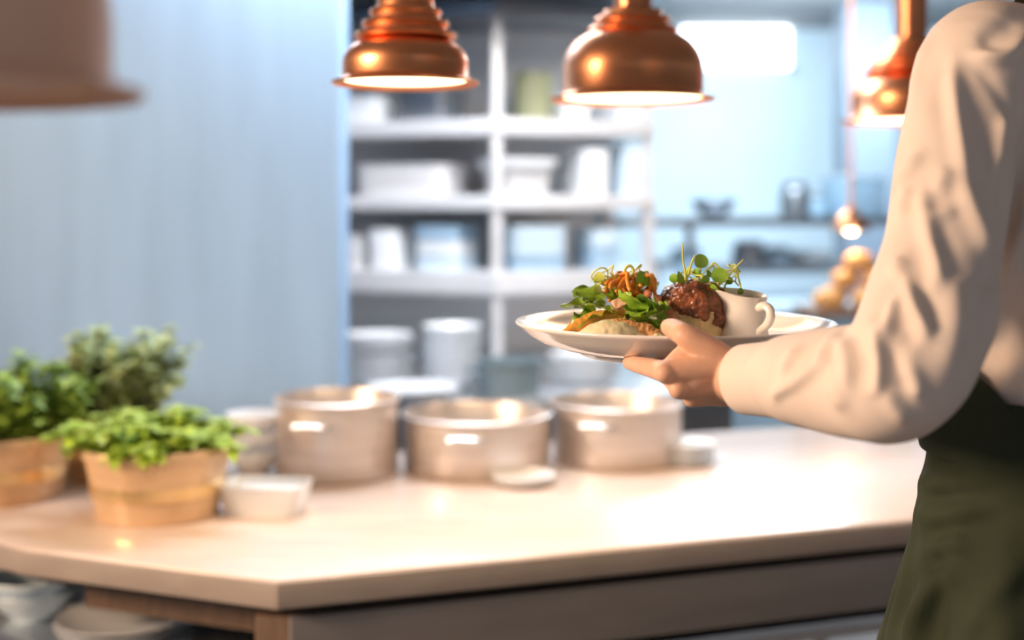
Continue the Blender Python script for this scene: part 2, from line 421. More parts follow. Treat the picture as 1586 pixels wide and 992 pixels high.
# ------------------------------------------------------------------ shelving behind (corner unit) with back worktop
K=V(-.05,4.0)
def seg_pt(px,back,side):       # plan point on the left/right shelf run seen at pixel column px
    dr,nn=(v,nl) if side=='l' else (u,nr)
    o=K+(nn*back)
    q=(px-793)/F
    tt=(q*o.y-o.x)/(dr.x-q*dr.y)
    return o+dr*tt, math.atan2(dr.y,dr.x)
LE=K+v*1.7; RE2=K+u*.55
def run_poly(off,depth):
    kk=K+V(.02,1)*off*1.07
    kb=K+V(.02,1)*(off+depth)*1.07
    return [tuple(p[:2]) for p in (RE2+nr*off,kk,LE+nl*off,LE+nl*(off+depth),kb,RE2+nr*(off+depth))]
unit=thing('shelving_unit','grey steel corner shelving behind the counter, left of the bright wall','shelves',(0,0,0))
LEV=[CZ+.275,CZ+.035,CZ-.205]
for z,th in zip(LEV,(.05,.045,.035)): MB().prism(run_poly(0,.38),z-th,z,bev=.003).build('shelf','shelfgrey',unit,angle=30)
MB().prism(run_poly(.0,.03),CZ-.275,CZ-.235,bev=.003).build('rail','shelfgrey',unit,angle=30)
MB().prism(run_poly(.38,.015),CT,CZ+.62).build('panel','shelfback',unit,smooth=False)
for p in (K+V(.02,1)*.03, LE+nl*.03, RE2+nr*.03-u*.02, RE2+nr*.35-u*.02, K+v*.85+nl*.03):
    MB().box((p.x,p.y,(CT+CZ+.62)/2),(.032,.032,CZ+.62-CT),rz=math.radians(20),bev=.003).build('upright','shelfgrey',unit,angle=30)
MB().prism(run_poly(.0,.38),CZ+.60,CZ+.64).build('shelf','steel_dark',unit,smooth=False)
wt=thing('steel_worktop','blue-grey steel worktop below the corner shelving','worktop',(0,0,0))
MB().prism(run_poly(-.55,.90),CT-.04,CT,bev=.003).build('worktop','steel',wt,angle=30)
MB().prism(run_poly(-.50,.85),0,CT-.04).build('cupboard','steel_dark',wt,smooth=False)
# exhaust hood
hood=thing('exhaust_hood','grey steel exhaust hood at the ceiling above the shelving','hood',(0,0,0))
MB().prism(run_poly(-.35,.75),CZ+.72,CEIL).build('hood_body','shelfgrey',hood,smooth=False)
MB().prism(run_poly(-.37,.79),CZ+.66,CZ+.72,bev=.004).build('hood_lip','steel_dark',hood,angle=30)

def crate(name,px,side,z,back,w,dp,h,label,mat,group=None,lid=None,cat='container'):
    p,an=seg_pt(px,back,side)
    if side=='l': an+=math.pi
    t=thing(name,label,cat,(p.x,p.y,z),an,group)
    b=MB(); rs=[]
    for (s,zz) in ((.92,0),(.94,.003),(.985,h-.008),(1.03,h-.006),(1.03,h),(.96,h),(.94,h-.006),(.90,.008)):
        ring=[]
        for k in range(28):
            a=2*math.pi*k/28; c_,s_=math.cos(a),math.sin(a)
            ring.append(V(math.copysign(abs(c_)**.35,c_)*w/2*s,math.copysign(abs(s_)**.35,s_)*dp/2*s,zz))
        rs.append(ring)
    b.rings(rs).build('tub',mat,t)
    if lid:
        MB().box((0,0,h+.005),(w*1.04,dp*1.04,.010),bev=.003).build('lid',lid,t)
    return t
s1,s2,s3=LEV
crate('storage_tub',574,'l',s1,.14,.17,.2,.085,'white tub at left end of the top shelf','plasticwhite')
crate('storage_tub',668,'l',s1,.16,.19,.2,.11,'grey tub on the top shelf beside the white tub','steel_dark')
crate('storage_tub',880,'r',s1,.14,.10,.18,.08,'white tub on top shelf right of the olive tin','plasticwhite')
crate('storage_tub',965,'r',s1,.14,.12,.18,.12,'large white tub at right end of top shelf','plasticwhite')
p,_=seg_pt(825,.17,'r')
t=thing('olive_tin','tall olive green tin on the top shelf','tin',(p.x,p.y,s1))
MB().lathe([(.062,0),(.064,.004),(.064,.15),(.066,.152),(.066,.158),(.06,.160),(.0005,.159)],seg=40).build('tin_body','olive',t)
MB().lathe([(.05,.159),(.05,.168),(.045,.170),(.0005,.170)],seg=40).build('lid','steel_dark',t)
# second level
crate('steel_tray_pan',800,'r',s2,.16,.17,.24,.085,'grey steel pan under a white tray on the second shelf','shelfgrey')
crate('steel_tray_pan',640,'l',s2,.16,.34,.24,.10,'wide grey steel pan at left on the second shelf','shelfback')
tt=crate('serving_tray',800,'r',s2+.086,.14,.21,.26,.03,'bright white tray resting on the grey steel pan','plasticwhite',cat='tray')
crate('storage_tub',907,'r',s2,.14,.10,.2,.15,'white tub at right of second shelf beside the tray','plasticwhite')
crate('storage_tub',968,'r',s2,.14,.10,.2,.17,'tall white tub at right end of second shelf','plastic')
# third level
crate('storage_tub',612,'l',s3,.14,.11,.2,.13,'tall white tub on the third shelf','plasticwhite')
crate('storage_tub',558,'l',s3,.14,.10,.2,.11,'grey tub at left end of the third shelf','shelfgrey')
for i in range(3):
    crate('storage_tub',694,'l',s3+i*.048,.14,.17,.2,.045,'pale blue tub, %s of the stack left of the corner post'%('bottom','middle','top')[i],('plastic','plasticwhite','plasticblue')[i],group='stacked tubs on the third shelf')
for i in range(3):
    crate('storage_tub',822,'r',s3+i*.048,.14,.20,.2,.045,'wide blue tub, %s of the stack right of the corner post'%('bottom','middle','top')[i],('plasticblue','plastic','plastic')[i],group='stacked tubs on the third shelf')
crate('storage_tub',922,'r',s3,.14,.10,.2,.07,'steel-blue low tub under the pale square tub','plasticblue')
crate('storage_tub',922,'r',s3+.071,.14,.10,.2,.06,'pale square tub on the third shelf, right of the stacks','plastic')
# crockery on the back worktop
bp=plate_mesh(.105,.018)
def wp(px,d): return (pxy(px,d),d,CT)
stack('plate',bp,wp(585,3.75),9,.0095,'white plate in tall left stack on back worktop','plate','white plates stacked left on the back worktop')
stack('plate',bp,wp(585,3.75)[:2]+(CT+.10,),4,.0095,'white plate heaped on the tall left stack on back worktop','plate','white plates heaped on the left stack')
bw=bowl_mesh(.085,.06)
stack('bowl',bw,wp(700,3.66),5,.030,'white bowl in stack under the shelving, left of the teal pot','bowl','white bowls stacked on the back worktop')
stack('plate',plate_mesh(.12,.02),wp(640,3.42),3,.010,'large pale plate in low stack nearest on back worktop','plate','large plates at front of the back worktop')
stack('plate',bp,wp(905,3.80),8,.0095,'white plate in stack behind the carried plate','plate','white plates behind the carried plate')
t=thing('teal_pot','dark teal enamel pot on the back worktop','pot',wp(788,3.55),.4)
MB().lathe([(.078,0),(.084,.006),(.088,.02),(.088,.088),(.092,.09),(.092,.094),(.086,.094),(.084,.02),(.0005,.012)],seg=48).build('pot_body','tealcer',t)
for s in (-1,1): MB().tube([(s*.086,-.02,.07),(s*.11,-.018,.072),(s*.11,.018,.072),(s*.086,.02,.07)],.004,seg=8).build('handle','tealcer',t)
crate('storage_tub',720,'l',CZ-.27+.06-.0,.2,.01,.01,.01,'x','plastic') if False else None

# ------------------------------------------------------------------ far kitchen on the right
fk=thing('kitchen_worktop','pale blue worktop against the far bright wall','worktop',(0,0,0))
A=V(.52,5.1); 
def fpoly(o0,o1,t0,t1): return [tuple((A+u*t0+nr*o0)[:2]),tuple((A+u*t1+nr*o0)[:2]),tuple((A+u*t1+nr*o1)[:2]),tuple((A+u*t0+nr*o1)[:2])]
MB().prism(fpoly(-.1,.6,0,2.2),CZ-.44,CZ-.40,bev=.004).build('worktop','plastic',fk,angle=30)
MB().prism(fpoly(-.06,.6,0.02,2.2),0,CZ-.44).build('cupboard','plasticblue',fk,smooth=False)
fs=thing('steel_shelf','dark steel shelf on posts before the far bright wall','shelf',(0,0,0))
MB().prism(fpoly(.2,.55,.0,2.2),CZ-.085,CZ-.045,bev=.003).build('shelf','steel_dark',fs,angle=30)
MB().prism(fpoly(.2,.55,.45,2.2),CZ-.29,CZ-.255,bev=.003).build('shelf','steel_dark',fs,angle=30)
for q in (.03,.46,2.15):
    p=A+u*q+nr*.5; MB().box((p.x,p.y,CZ-.2225),(.03,.03,.355),rz=math.radians(19)).build('post','shelfgrey',fs,smooth=False)
def fpt(px,back):
    o=A+nr*back; q=(px-793)/F; tt=(q*o.y-o.x)/(u.x-q*u.y); p=o+u*tt; return p
def jar(px,z,r,h,label,mat,name='storage_jar',cat='jar',lidm='steel_dark'):
    p=fpt(px,.36); t=thing(name,label,cat,(p.x,p.y,z))
    MB().lathe([(r*.9,0),(r,.005),(r,h*.8),(r*.9,h*.9),(r*.8,h),(.0005,h)],seg=36).build('jar_body',mat,t)
    MB().lathe([(r*.84,h-.002),(r*.84,h+.016),(r*.78,h+.02),(.0005,h+.02)],seg=36).build('lid',lidm,t)
    return t
zs=CZ-.045
o=link('mixing_bowl',bowl_mesh(.10,.075),'steel_dark'); p=fpt(1105,.36); o.location=(p.x,p.y,zs); tag(o,'grey steel mixing bowl on the far shelf, left','bowl')
jar(1232,zs,.065,.13,'grey lidded canister on the far shelf, middle','steel_dark','canister','canister')
jar(1262,zs,.05,.08,'short grey-blue canister beside the taller one on far shelf','plasticblue','canister','canister')
p=fpt(1322,.36); t=thing('storage_box','blue box at the right of the far shelf','box',(p.x,p.y,zs),math.radians(19.5))
MB().box((0,0,.085),(.2,.22,.17),bev=.006).build('box_body','plasticblue',t,angle=30); MB().box((0,0,.177),(.21,.23,.014),bev=.004).build('lid','plastic',t,angle=30)
zl=CZ-.255
jar(1160,zl,.075,.085,'grey lidded pot on lower far shelf above the meat','steel_dark','canister','canister')
jar(1205,zl,.06,.06,'blue short canister on lower far shelf','plasticblue','canister','canister')
p=fpt(1252,.36)
stack('plate',plate_mesh(.11,.018),(p.x,p.y,zl),5,.010,'pale plate in stack on lower far shelf','plate','plates on the lower far shelf')
zw=CZ-.40
jar(1062,zw,.075,.20,'tall blue-grey jar on the far worktop behind the garnish','plasticblue')
jar(1030,zw,.06,.15,'pale jar on the far worktop left of the tall one','plastic')
# warm pass with rolls under a small lamp
px_=1325; dW=4.1
tb=thing('bread_stand','wooden stand with a warm glow beside the sleeve, under a small copper lamp','stand',(pxy(px_,dW),dW,0))
MB().box((0,0,CZ-.33),(.34,.30,.02),bev=.004).build('stand_top','brownleg',tb,angle=30)
for sx in(-1,1):
    for sy in(-1,1): MB().box((sx*.14,sy*.12,(CZ-.34)/2),(.03,.03,CZ-.34)).build('leg','brownleg',tb,smooth=False)
ro=MB().ellipsoid((0,0,.032),(.055,.042,.034),jitter=.12,js=25).mesh('roll')
rp=[(-.10,-.07,0,.2),(.01,-.08,0,1.0),(.11,-.06,0,.5),(-.06,.04,0,2.),(.06,.05,0,.1),(-.04,-.03,.058,.7),(.06,-.02,.058,1.9),(.01,-.01,.112,.3)]
for i,(a,b_,c_,r_) in enumerate(rp):
    o=link('bread_roll',ro,'bread'); o.location=(pxy(px_,dW)+a,dW+b_,CZ-.32+c_); o.rotation_euler=(0,0,r_)
    tag(o,'golden bread roll in the heap under the small far lamp','bread roll','bread rolls in the heap by the sleeve')
t=thing('heat_lamp','small far copper lamp hanging over the bread rolls','lamp',(pxy(1318,4.1),4.1,CZ-.075))
MB().lathe([(.062,0),(.063,.003),(.055,.02),(.038,.045),(.016,.06),(.016,.075),(.006,.078),(.006,CEIL-CZ+.075)],seg=40).build('shade','copper',t)
MB().ellipsoid((0,0,.012),(.024,.024,.022)).build('bulb','bulb',t)
ld=bpy.data.lights.new('lamp_light','POINT'); ld.energy=2.2; ld.color=(1,.6,.28); ld.shadow_soft_size=.02
lo=bpy.data.objects.new('lamp_light',ld); COL.objects.link(lo); lo.location=(pxy(1318,4.1),4.1,CZ-.10)

# ------------------------------------------------------------------ carried plate with food
PD=1.34; PX=pxy(1045,PD); RIM=CZ-.1205
PC=V(PX,PD,RIM)
R=.165
plate=tag(MB().lathe([(.088,-.0335),(.094,-.0335),(.098,-.032),(.100,-.0275),(.118,-.0255),(.138,-.0195),(.153,-.0105),(.161,-.003),(R,-.0005),(R+.0003,.001),(R-.001,.0022),(R-.004,.0018),(.153,-.005),(.141,-.0125),(.125,-.0180),(.105,-.0205),(.05,-.0215),(.0005,-.0215)],seg=128).build('dinner_plate','porcelain',angle=60),
   'large white plate held in the hand, with two piles of food','plate')
plate.location=PC
PF=RIM-.0215       # inner floor height
def pp(px,d): return V(pxy(px,d),d,PF)

# jug
def build_jug():
    p=pp(1153,1.30); t=thing('sauce_jug','small white jug of brown sauce on the carried plate','jug',p,0); t.scale=(1,1,.92)
    H=.059; prof=[(.0225,0),(.0245,.002),(.0240,.010),(.0222,.025),(.0208,.040),(.0207,.048),(.0218,.055),(.0232,H)]
    seg=56; rs=[]
    def sp(r,z,k,ins):
        a=2*math.pi*k/seg; r2=r-ins
        if z>.036:
            q=((z-.036)/(H-.036)); dd=math.cos(a-math.pi*1.0)
            if dd>0: r2+= .011*q*q*dd**5
        zz=z
        if z>.05:
            dd=max(0,math.cos(a-math.pi)); zz=z+.0030*((z-.05)/(H-.05))*dd**4
        if z>.03: zz+=((z-.03)/(H-.03))*(.0030*math.sin(a)-.0026*math.cos(a))
        return V(r2*math.cos(a)*1.02,r2*math.sin(a)*1.02,zz)
    for r,z in prof: rs.append([sp(r,z,k,0) for k in range(seg)])
    rs.append([sp(.0225,H+.0008,k,.0008) for k in range(seg)])
    for r,z in prof[::-1][:-2]: rs.append([sp(r,z,k,.0022) for k in range(seg)])
    rs.append([V(.001*math.cos(2*math.pi*k/seg),.001*math.sin(2*math.pi*k/seg),.004) for k in range(seg)])
    MB().rings(rs).build('jug_body','porcelain',t,angle=60)
    # handle (an ear with a scroll end) on the right, towards the camera
    h=MB(); dr=V(.50,-.866,0); 
    pts=[dr*.0200+V(.001,0,.045),dr*.027+V(.002,0,.0475),dr*.033+V(.003,0,.044),dr*.0345+V(.003,0,.036),dr*.031+V(.002,0,.0275),dr*.0255+V(0,0,.0215),dr*.0215+V(-.001,0,.017)]
    h.tube(pts,[.0050,.0048,.0046,.0046,.0045,.0042,.0042],seg=14,sub=5)
    h.tube([dr*.0218+V(-.001,0,.0175),dr*.0215+V(-.004,0,.0155),dr*.0215+V(-.0065,0,.0175)],[.0042,.0036,.0026],seg=12)
    h.build('jug_handle','porcelain',t,angle=180)
    s=MB().lathe([(.0005,0),(.0190,0),(.0190,-.001)],seg=40).build('gravy','sauce'); s.location=p+V(0,0,.0504)
    tag(s,'dark brown sauce filling the small white jug','sauce')
build_jug()
# roast meat
def noisy(mb_or_me, amp, sc, seed=0):
    me=mb_or_me.mesh() if isinstance(mb_or_me,MB) else mb_or_me
    me.update(); c=co_of(me); n=no_of(me)
    for i in range(len(c)):
        p=Vector(c[i])*sc+Vector((seed*3.1,seed*1.7,0)); c[i]+=n[i]*amp*(noise.noise(p)+.5*noise.noise(p*2.3))
    set_co(me,c); return me
def build_meat():
    p=pp(1073,1.315); t=thing('roast_meat','browned round roast meat on pale base, left of the jug','meat',p)
    def blob(zs_,rs_,seg=72,ph=0.,amp=.06):
        rings=[]
        for z,r in zip(zs_,rs_):
            rings.append([V(r*(1+amp*noise.noise(V(math.cos(a)*2+ph,math.sin(a)*2,z*60)))*math.cos(a),r*(1+amp*noise.noise(V(math.cos(a)*2+ph,math.sin(a)*2,z*60)))*math.sin(a),z) for a in [2*math.pi*k/seg for k in range(seg)]])
        return MB().rings(rings)
    link('fat_layer',noisy(remesh(blob([0,.004,.012,.024,.036,.044],[.027,.0315,.0330,.0330,.031,.022]),.0012,3),.0012,150),'fat',t,True,180)
    # pink side towards the left
    mb=MB(); mb.ellipsoid((-.0245,-.006,.028),(.0125,.020,.0225),seg=28)
    link('meat_flank',noisy(remesh(mb,.0012,2),.0014,140,2),'pinkmeat',t,True,180)
    # crust with uneven lower edge
    mb=blob([.036,.039,.045,.052,.059,.063,.065],[.0300,.0330,.0340,.0330,.029,.020,.008],ph=5,amp=.08)
    for (a,r,zz,s) in ((3.6,.024,.043,.011),(4.35,.027,.038,.0085),(4.9,.027,.034,.010),(5.6,.026,.028,.013),(6.1,.026,.028,.012),(4.6,.018,.058,.012),(3.9,.015,.060,.010),(2.8,.022,.054,.010),(5.4,.02,.056,.012)):
        mb.ellipsoid((r*math.cos(a),r*math.sin(a),zz),(s,s,s*.8),seg=16)
    me=remesh(mb,.0011,2)
    noisy(me,.0022,110,4); noisy(me,.0011,330,6)
    link('roast_crust',me,'crust',t,True,180)
build_meat()

# left pile
def place(o,loc,rot=(0,0,0),sc=1.):
    o.location=loc; o.rotation_euler=rot; o.scale=(sc,)*3; return o
def quenelle():
    mb=MB(); rs=[]
    n=24
    for i in range(n+1):
        tt=i/n; x=-.034+.068*tt; r=.0165*max(.02,math.sin(math.pi*min(1,max(0,tt))))**.62
        rs.append([V(x,r*math.cos(a)*1.0,max(0,.0135+r*1.02*math.sin(a)*(1.0 if abs(math.sin(a))<2 else 1))) for a in [2*math.pi*k/32 for k in range(32)]])
    mb.rings(rs); me=remesh(mb,.0013,2); noisy(me,.0007,120,1)
    o=link('mash_quenelle',me,'mash',None,True,180)
    tag(o,'smooth cream oval scoop of mash at the front of the plate','mash')
    return place(o,pp(949,1.255)+V(0,0,0.0005),(0,0,math.radians(4)),1.06)
quenelle()
def carrot():
    mb=MB(); mb.tube([(-.040,-.010,.006),(-.026,-.004,.0145),(-.008,.002,.021),(.012,.006,.023),(.03,.008,.019)],[.0035,.0062,.0078,.0082,.0075],seg=16,sub=6)
    me=remesh(mb,.0011,1); noisy(me,.0009,190,3)
    o=link('roast_carrot',me,'carrot',None,True,180); tag(o,'roasted orange carrot curving behind the mash scoop','carrot'); return place(o,pp(931,1.272)+V(0,0,.009),(0,0,0))
carrot()
def crispy():
    mb=MB(); mb.tube([(-.032,0,.028),(-.018,.001,.026),(0,0,.0205),(.016,-.002,.013),(.028,-.004,.006)],[.004,.006,.0068,.0068,.005],seg=12,sub=6,flat=.8)
    me=remesh(mb,.0011,1); noisy(me,.0026,150,5)
    o=link('fried_crisp',me,'crisp',None,True,180); tag(o,'browned crisp strip sloping down right beside the mash scoop','crisp'); return place(o,pp(1000,1.252)+V(0,0,.003),(0,0,0),.95)
crispy()
for i,(px,d,s,lab) in enumerate(((1000,1.27,.011,'yellow potato chunk right of the mash scoop'),(1023,1.245,.0105,'small pale potato chunk just left of the thumb'),(1012,1.29,.011,'yellow potato chunk below the salad leaves'),(1200,1.30,.005,'tiny crumb of potato right of the jug'))):
    mb=MB(); mb.ellipsoid((0,0,s*.95),(s*1.15,s,s*.95),seg=24,jitter=.25,js=90)
    o=link('potato_chunk',noisy(remesh(mb,.0012,2),.0012,170,i),'mash' if i==1 else 'potato',None,True,180)
    tag(o,lab,'potato'); place(o,pp(px,d))
# salad mound core: overlapping crumpled leaves, each a thing
def big_leaf(seed,ln=.036,wd=.028,ruf=.004,mat='leaf'):
    rnd=random.Random(seed); n,m=14,10; vs=[];fs=[]
    for i in range(n+1):
        t=i/n; w=wd*.5*(math.sin(math.pi*(.06+.90*t))**.7)
        for j in range(m+1):
            s=(j/m)*2-1
            z=.35*ln*t*t*-.9+ .25*w*s*s+ruf*abs(s)**2*math.sin(t*14+s*4+seed)+.0015*noise.noise(V(t*6,s*4,seed))
            vs.append(V(w*s*(1+.10*math.sin(t*22+seed)),ln*t,z))
    for i in range(n):
        for j in range(m):
            a=i*(m+1)+j; fs.append((a,a+1,a+m+2,a+m+1))
    me=MB().add(vs,fs).mesh('leaf'); 
    return me
SB=pp(975,1.325)
rnd=random.Random(11)
leaf_spec=[ # (px,py of leaf base, d, yaw deg (direction the leaf points), pitch, len)
 (945,478,1.30,100,20,.034),(935,488,1.29,130,5,.036),(960,492,1.285,160,-5,.030),(985,478,1.29,190,30,.03),
 (994,490,1.285,200,10,.034),(1004,500,1.28,180,-25,.026),(970,470,1.31,20,45,.03),(990,460,1.315,330,40,.03),
 (955,460,1.315,80,50,.028),(922,482,1.285,95,25,.032),(932,470,1.29,60,40,.030),(950,486,1.27,110,35,.030),(984,482,1.268,210,35,.030),(998,486,1.265,170,20,.026),(992,500,1.258,200,45,.026),(972,482,1.265,170,50,.030),(1006,484,1.28,60,30,.024),(1008,478,1.30,190,0,.028),(995,505,1.27,190,-20,.026),(930,475,1.31,85,15,.03)]
for i,(px,py,d,yaw,pit,ln) in enumerate(leaf_spec):
    o=link('salad_leaf',big_leaf(i,ln*1.05,ln*1.05,.003),'leaf',None,True,180)
    p=at(px,py,d); o.location=p; o.rotation_euler=Euler((math.radians(pit),rnd.uniform(-.5,.5),math.radians(yaw)),'XYZ')
    tag(o,'crumpled green salad leaf in the left pile on the plate','salad leaf','salad leaves in the left pile')
# filling: chopped herb relish (cannot be counted)
mb=MB(); mb.ellipsoid((0,0,.022),(.026,.022,.034),seg=32); me=remesh(mb,.0015,1); noisy(me,.004,130,8); noisy(me,.0018,330,3)
o=link('chopped_relish',me,'crisp',None,True,180); o.location=pp(982,1.33); tag(o,'chopped brown relish heaped inside the left pile','relish',kind='stuff')
def curl_tube(seed,ln,amp,up,rad):
    r=random.Random(seed); a=r.uniform(0,6.28); pts=[];
    for k in range(7):
        t=k/6
        pts.append(V(math.cos(a)*ln*(t-.5)+amp*math.sin(t*7+seed),math.sin(a)*ln*(t-.5)+amp*math.cos(t*6+seed*2),up*math.sin(math.pi*t)+amp*.5*math.sin(t*9+seed)))
    return MB().tube(pts,rad,seg=6,sub=4)
for i in range(26):
    o=curl_tube(i,.024,.004,.011,.0021).build('carrot_shred','shred',angle=180)
    q=rnd.random()
    o.location=at(978+rnd.uniform(-30,24)*(1-.0*q),455+rnd.uniform(-16,12),1.315+rnd.uniform(-.018,.01))
    tag(o,'orange carrot shred in tangle topping the left pile','carrot shred','carrot shreds topping the left pile')
mb=MB(); mb.box((0,0,0),(.017,.010,.0022),bev=.0008)
o=link('radish_slice',noisy(remesh(mb,.0008,1),.001,120,2),'pinkchip',None,True,180); o.location=at(962,468,1.262); o.rotation_euler=(math.radians(55),math.radians(-25),math.radians(10))
tag(o,'pale pink slice standing before the salad leaves','radish slice')
for i,(px,py,d) in enumerate(((1003,455,1.29),(1013,470,1.285),(1018,462,1.30))):
    o=MB().ellipsoid((0,0,0),(.0045,.004,.004),seg=14,jitter=.2,js=200).build('relish_bit','pinkmeat'); o.location=at(px,py,d)
    tag(o,'small reddish diced piece on right flank of the left pile','diced vegetable','reddish diced pieces on the left pile')

# sprouts: stem plus leaves
def round_leaf(r,seed=0):
    n=20; vs=[V(0,0,0)]; fs=[]
    for ringi in (1,2,3):
        for k in range(n):
            a=2*math.pi*k/n; rr=r*ringi/3*(1-.12*max(0,math.cos(a+math.pi/2))**6)
            vs.append(V(rr*math.cos(a),rr*math.sin(a),.18*r*(ringi/3)**2*math.cos(2*a+seed)-.10*r*(ringi/3)**2))
    for k in range(n): fs.append((0,1+k,1+(k+1)%n))
    for q in (0,1):
        for k in range(n):
            a=1+q*n+k; b_=1+q*n+(k+1)%n; fs.append((a,b_,b_+n,a+n))
    return MB().add(vs,fs)
def face_cam(yaw=0,pitch=0):    # leaf plane turned upright, then by yaw and pitch
    return Matrix.Rotation(yaw,3,'Z')@Matrix.Rotation(math.radians(90)+pitch,3,'X')
def sprig(base,pts,leaves,label,group,mats='shoot',lm='cress',rad=.0009):
    t=thing('sprig',label,'sprig',base,0,group)
    MB().tube([V(*p)-V(*base) if False else Vector(p)-Vector(base) for p in pts],[rad*1.2]*(len(pts)-1)+[rad*.7],seg=7,sub=5).build('stem',mats,t,angle=180)
    for (p,r,yaw,pit) in leaves:
        g=round_leaf(r,yaw); rot=face_cam(yaw,pit)
        g.v=[tuple(rot@Vector(q)+Vector(p)-Vector(base)) for q in g.v]
        g.build('leaf',lm,t,angle=180)
    return t
def A3(px,py,d): return at(px,py,d)
g1='sprigs standing on the roast meat'
sprig(A3(1080,447,1.31),[A3(1080,447,1.31),A3(1083,430,1.305),A3(1086,410,1.30)],[(A3(1086,405,1.298),.0076,.2,-.1)],'sprig with an upright round green leaf above the roast meat',g1)
sprig(A3(1108,452,1.30),[A3(1108,452,1.30),A3(1112,440,1.295),A3(1115,430,1.29)],[(A3(1114,427,1.288),.0080,-.2,.05)],'sprig with large round dark leaf left above the jug',g1)
sprig(A3(1056,440,1.30),[A3(1058,447,1.31),A3(1062,428,1.30),A3(1058,405,1.30),A3(1057,378,1.30)],[],'straight thin pale shoot rising highest from the roast meat',g1)
sprig(A3(1056,445,1.30),[A3(1060,446,1.30),A3(1066,425,1.295),A3(1072,405,1.29),A3(1076,396,1.29)],[(A3(1054,430,1.292),.0066,.9,-.2),(A3(1044,432,1.292),.0052,-.5,.3)],'sprig of two dark leaves at the left end of meat garnish',g1)
sprig(A3(1120,450,1.31),[A3(1120,452,1.31),A3(1128,430,1.305),A3(1138,416,1.30),A3(1151,403,1.30)],[(A3(1130,436,1.305),.0042,.4,.2)],'pale curved shoot leaning out to the right over the jug',g1)
sprig(A3(1112,446,1.315),[A3(1112,446,1.315),A3(1128,420,1.31),A3(1140,424,1.30),A3(1146,440,1.295),A3(1148,452,1.295)],[(A3(1147,452,1.293),.0036,.3,.2)],'pale shoot bending down right behind the jug spout',g1)
sprig(A3(1090,446,1.315),[A3(1090,448,1.315),A3(1096,425,1.31),A3(1104,408,1.305),A3(1113,414,1.30),A3(1120,428,1.30)],[(A3(1098,424,1.305),.0045,.8,-.3),(A3(1080,424,1.30),.0055,-.9,.4)],'looped pale shoot with small leaves in centre of meat garnish',g1)
sprig(A3(1098,452,1.30),[A3(1098,455,1.30),A3(1100,440,1.295),A3(1094,430,1.29)],[(A3(1092,434,1.288),.0050,.3,.6),(A3(1106,447,1.288),.0048,-.7,.7)],'short sprig of dark small leaves against the crust',g1)
for i in range(16):
    o=curl_tube(40+i,.020,.004,.008,.0008).build('cress_thread','shoot',angle=180)
    o.location=at(1098+rnd.uniform(-42,38),436+rnd.uniform(-14,14),1.312+rnd.uniform(-.015,.012))
    tag(o,'thin pale sprout thread in the tangle on the roast meat','sprout','pale sprout threads on the roast meat')
g2='sprigs standing on the left pile'
sprig(A3(985,450,1.31),[A3(980,455,1.31),A3(986,440,1.30),A3(991,432,1.295)],[(A3(995,432,1.292),.0080,.5,-.1),(A3(1004,436,1.292),.0056,.9,.2)],'sprig with pointed green leaf right atop the left pile',g2)
sprig(A3(968,450,1.31),[A3(965,452,1.31),A3(966,430,1.305),A3(969,416,1.30),A3(976,412,1.30),A3(981,419,1.30),A3(979,426,1.30)],[],'curled pale tendril highest on the left pile',g2,rad=.0013)
sprig(A3(945,452,1.31),[A3(950,455,1.31),A3(940,440,1.305),A3(931,432,1.30)],[(A3(928,430,1.298),.0055,-.3,.2),(A3(936,437,1.30),.0045,.5,-.3)],'small pale leaved sprig at upper left of the left pile',g2,lm='shoot')
sprig(A3(936,460,1.31),[A3(945,462,1.31),A3(932,452,1.305),A3(926,445,1.30),A3(932,438,1.30),A3(944,440,1.30)],[(A3(926,449,1.298),.0042,.2,.2)],'looped tendril at left side of the left pile',g2,lm='shoot')
sprig(A3(955,450,1.31),[A3(956,455,1.31),A3(950,432,1.305),A3(945,422,1.30)],[(A3(955,432,1.30),.0048,.5,.3)],'thin upright shoot left of the curled tendril',g2,lm='shoot')
for i in range(14):
    o=curl_tube(80+i,.020,.004,.010,.0009).build('cress_thread','shoot',angle=180)
    o.location=at(965+rnd.uniform(-36,36),438+rnd.uniform(-14,16),1.312+rnd.uniform(-.016,.01))
    tag(o,'thin pale sprout thread in the tangle on the left pile','sprout','pale sprout threads on the left pile')

# ------------------------------------------------------------------ the person carrying the plate
fv=V(-.5,.866,0); rv=V(.866,.5,0)
BASE=V(.54,1.19,0)
per=thing('person','person in white shirt and dark green apron seen from behind, carrying the plate','person',BASE)
def W2L(me): me.transform(Matrix.Translation(-BASE)); return me
TZ=[-.42,-.30,-.22,-.14,-.05,.05,.10,.14,.165,.185,.215]
TC=[(.552,1.19),(.550,1.19),(.550,1.19),(.547,1.19),(.547,1.19),(.548,1.195),(.550,1.197),(.551,1.2),(.551,1.2),(.551,1.203),(.549,1.207)]
TA=[.180,.166,.164,.176,.184,.190,.184,.158,.115,.078,.064]
TB=[.140,.124,.122,.132,.134,.130,.118,.102,.085,.070,.064]
def torso_at(z):
    return (np.interp(z,TZ,[c[0] for c in TC]),np.interp(z,TZ,[c[1] for c in TC]),np.interp(z,TZ,TA),np.interp(z,TZ,TB))
def torso_ring(z,off=0.,seg=56):
    cx_,cy_,a,b=torso_at(z); out=[]
    for k in range(seg):
        th=2*math.pi*k/seg; c_,s_=math.cos(th),math.sin(th); e=.88
        out.append(V(cx_,cy_,CZ+z)+rv*((a+off)*math.copysign(abs(c_)**e,c_))+fv*((b+off)*math.copysign(abs(s_)**e,s_)))
    return out
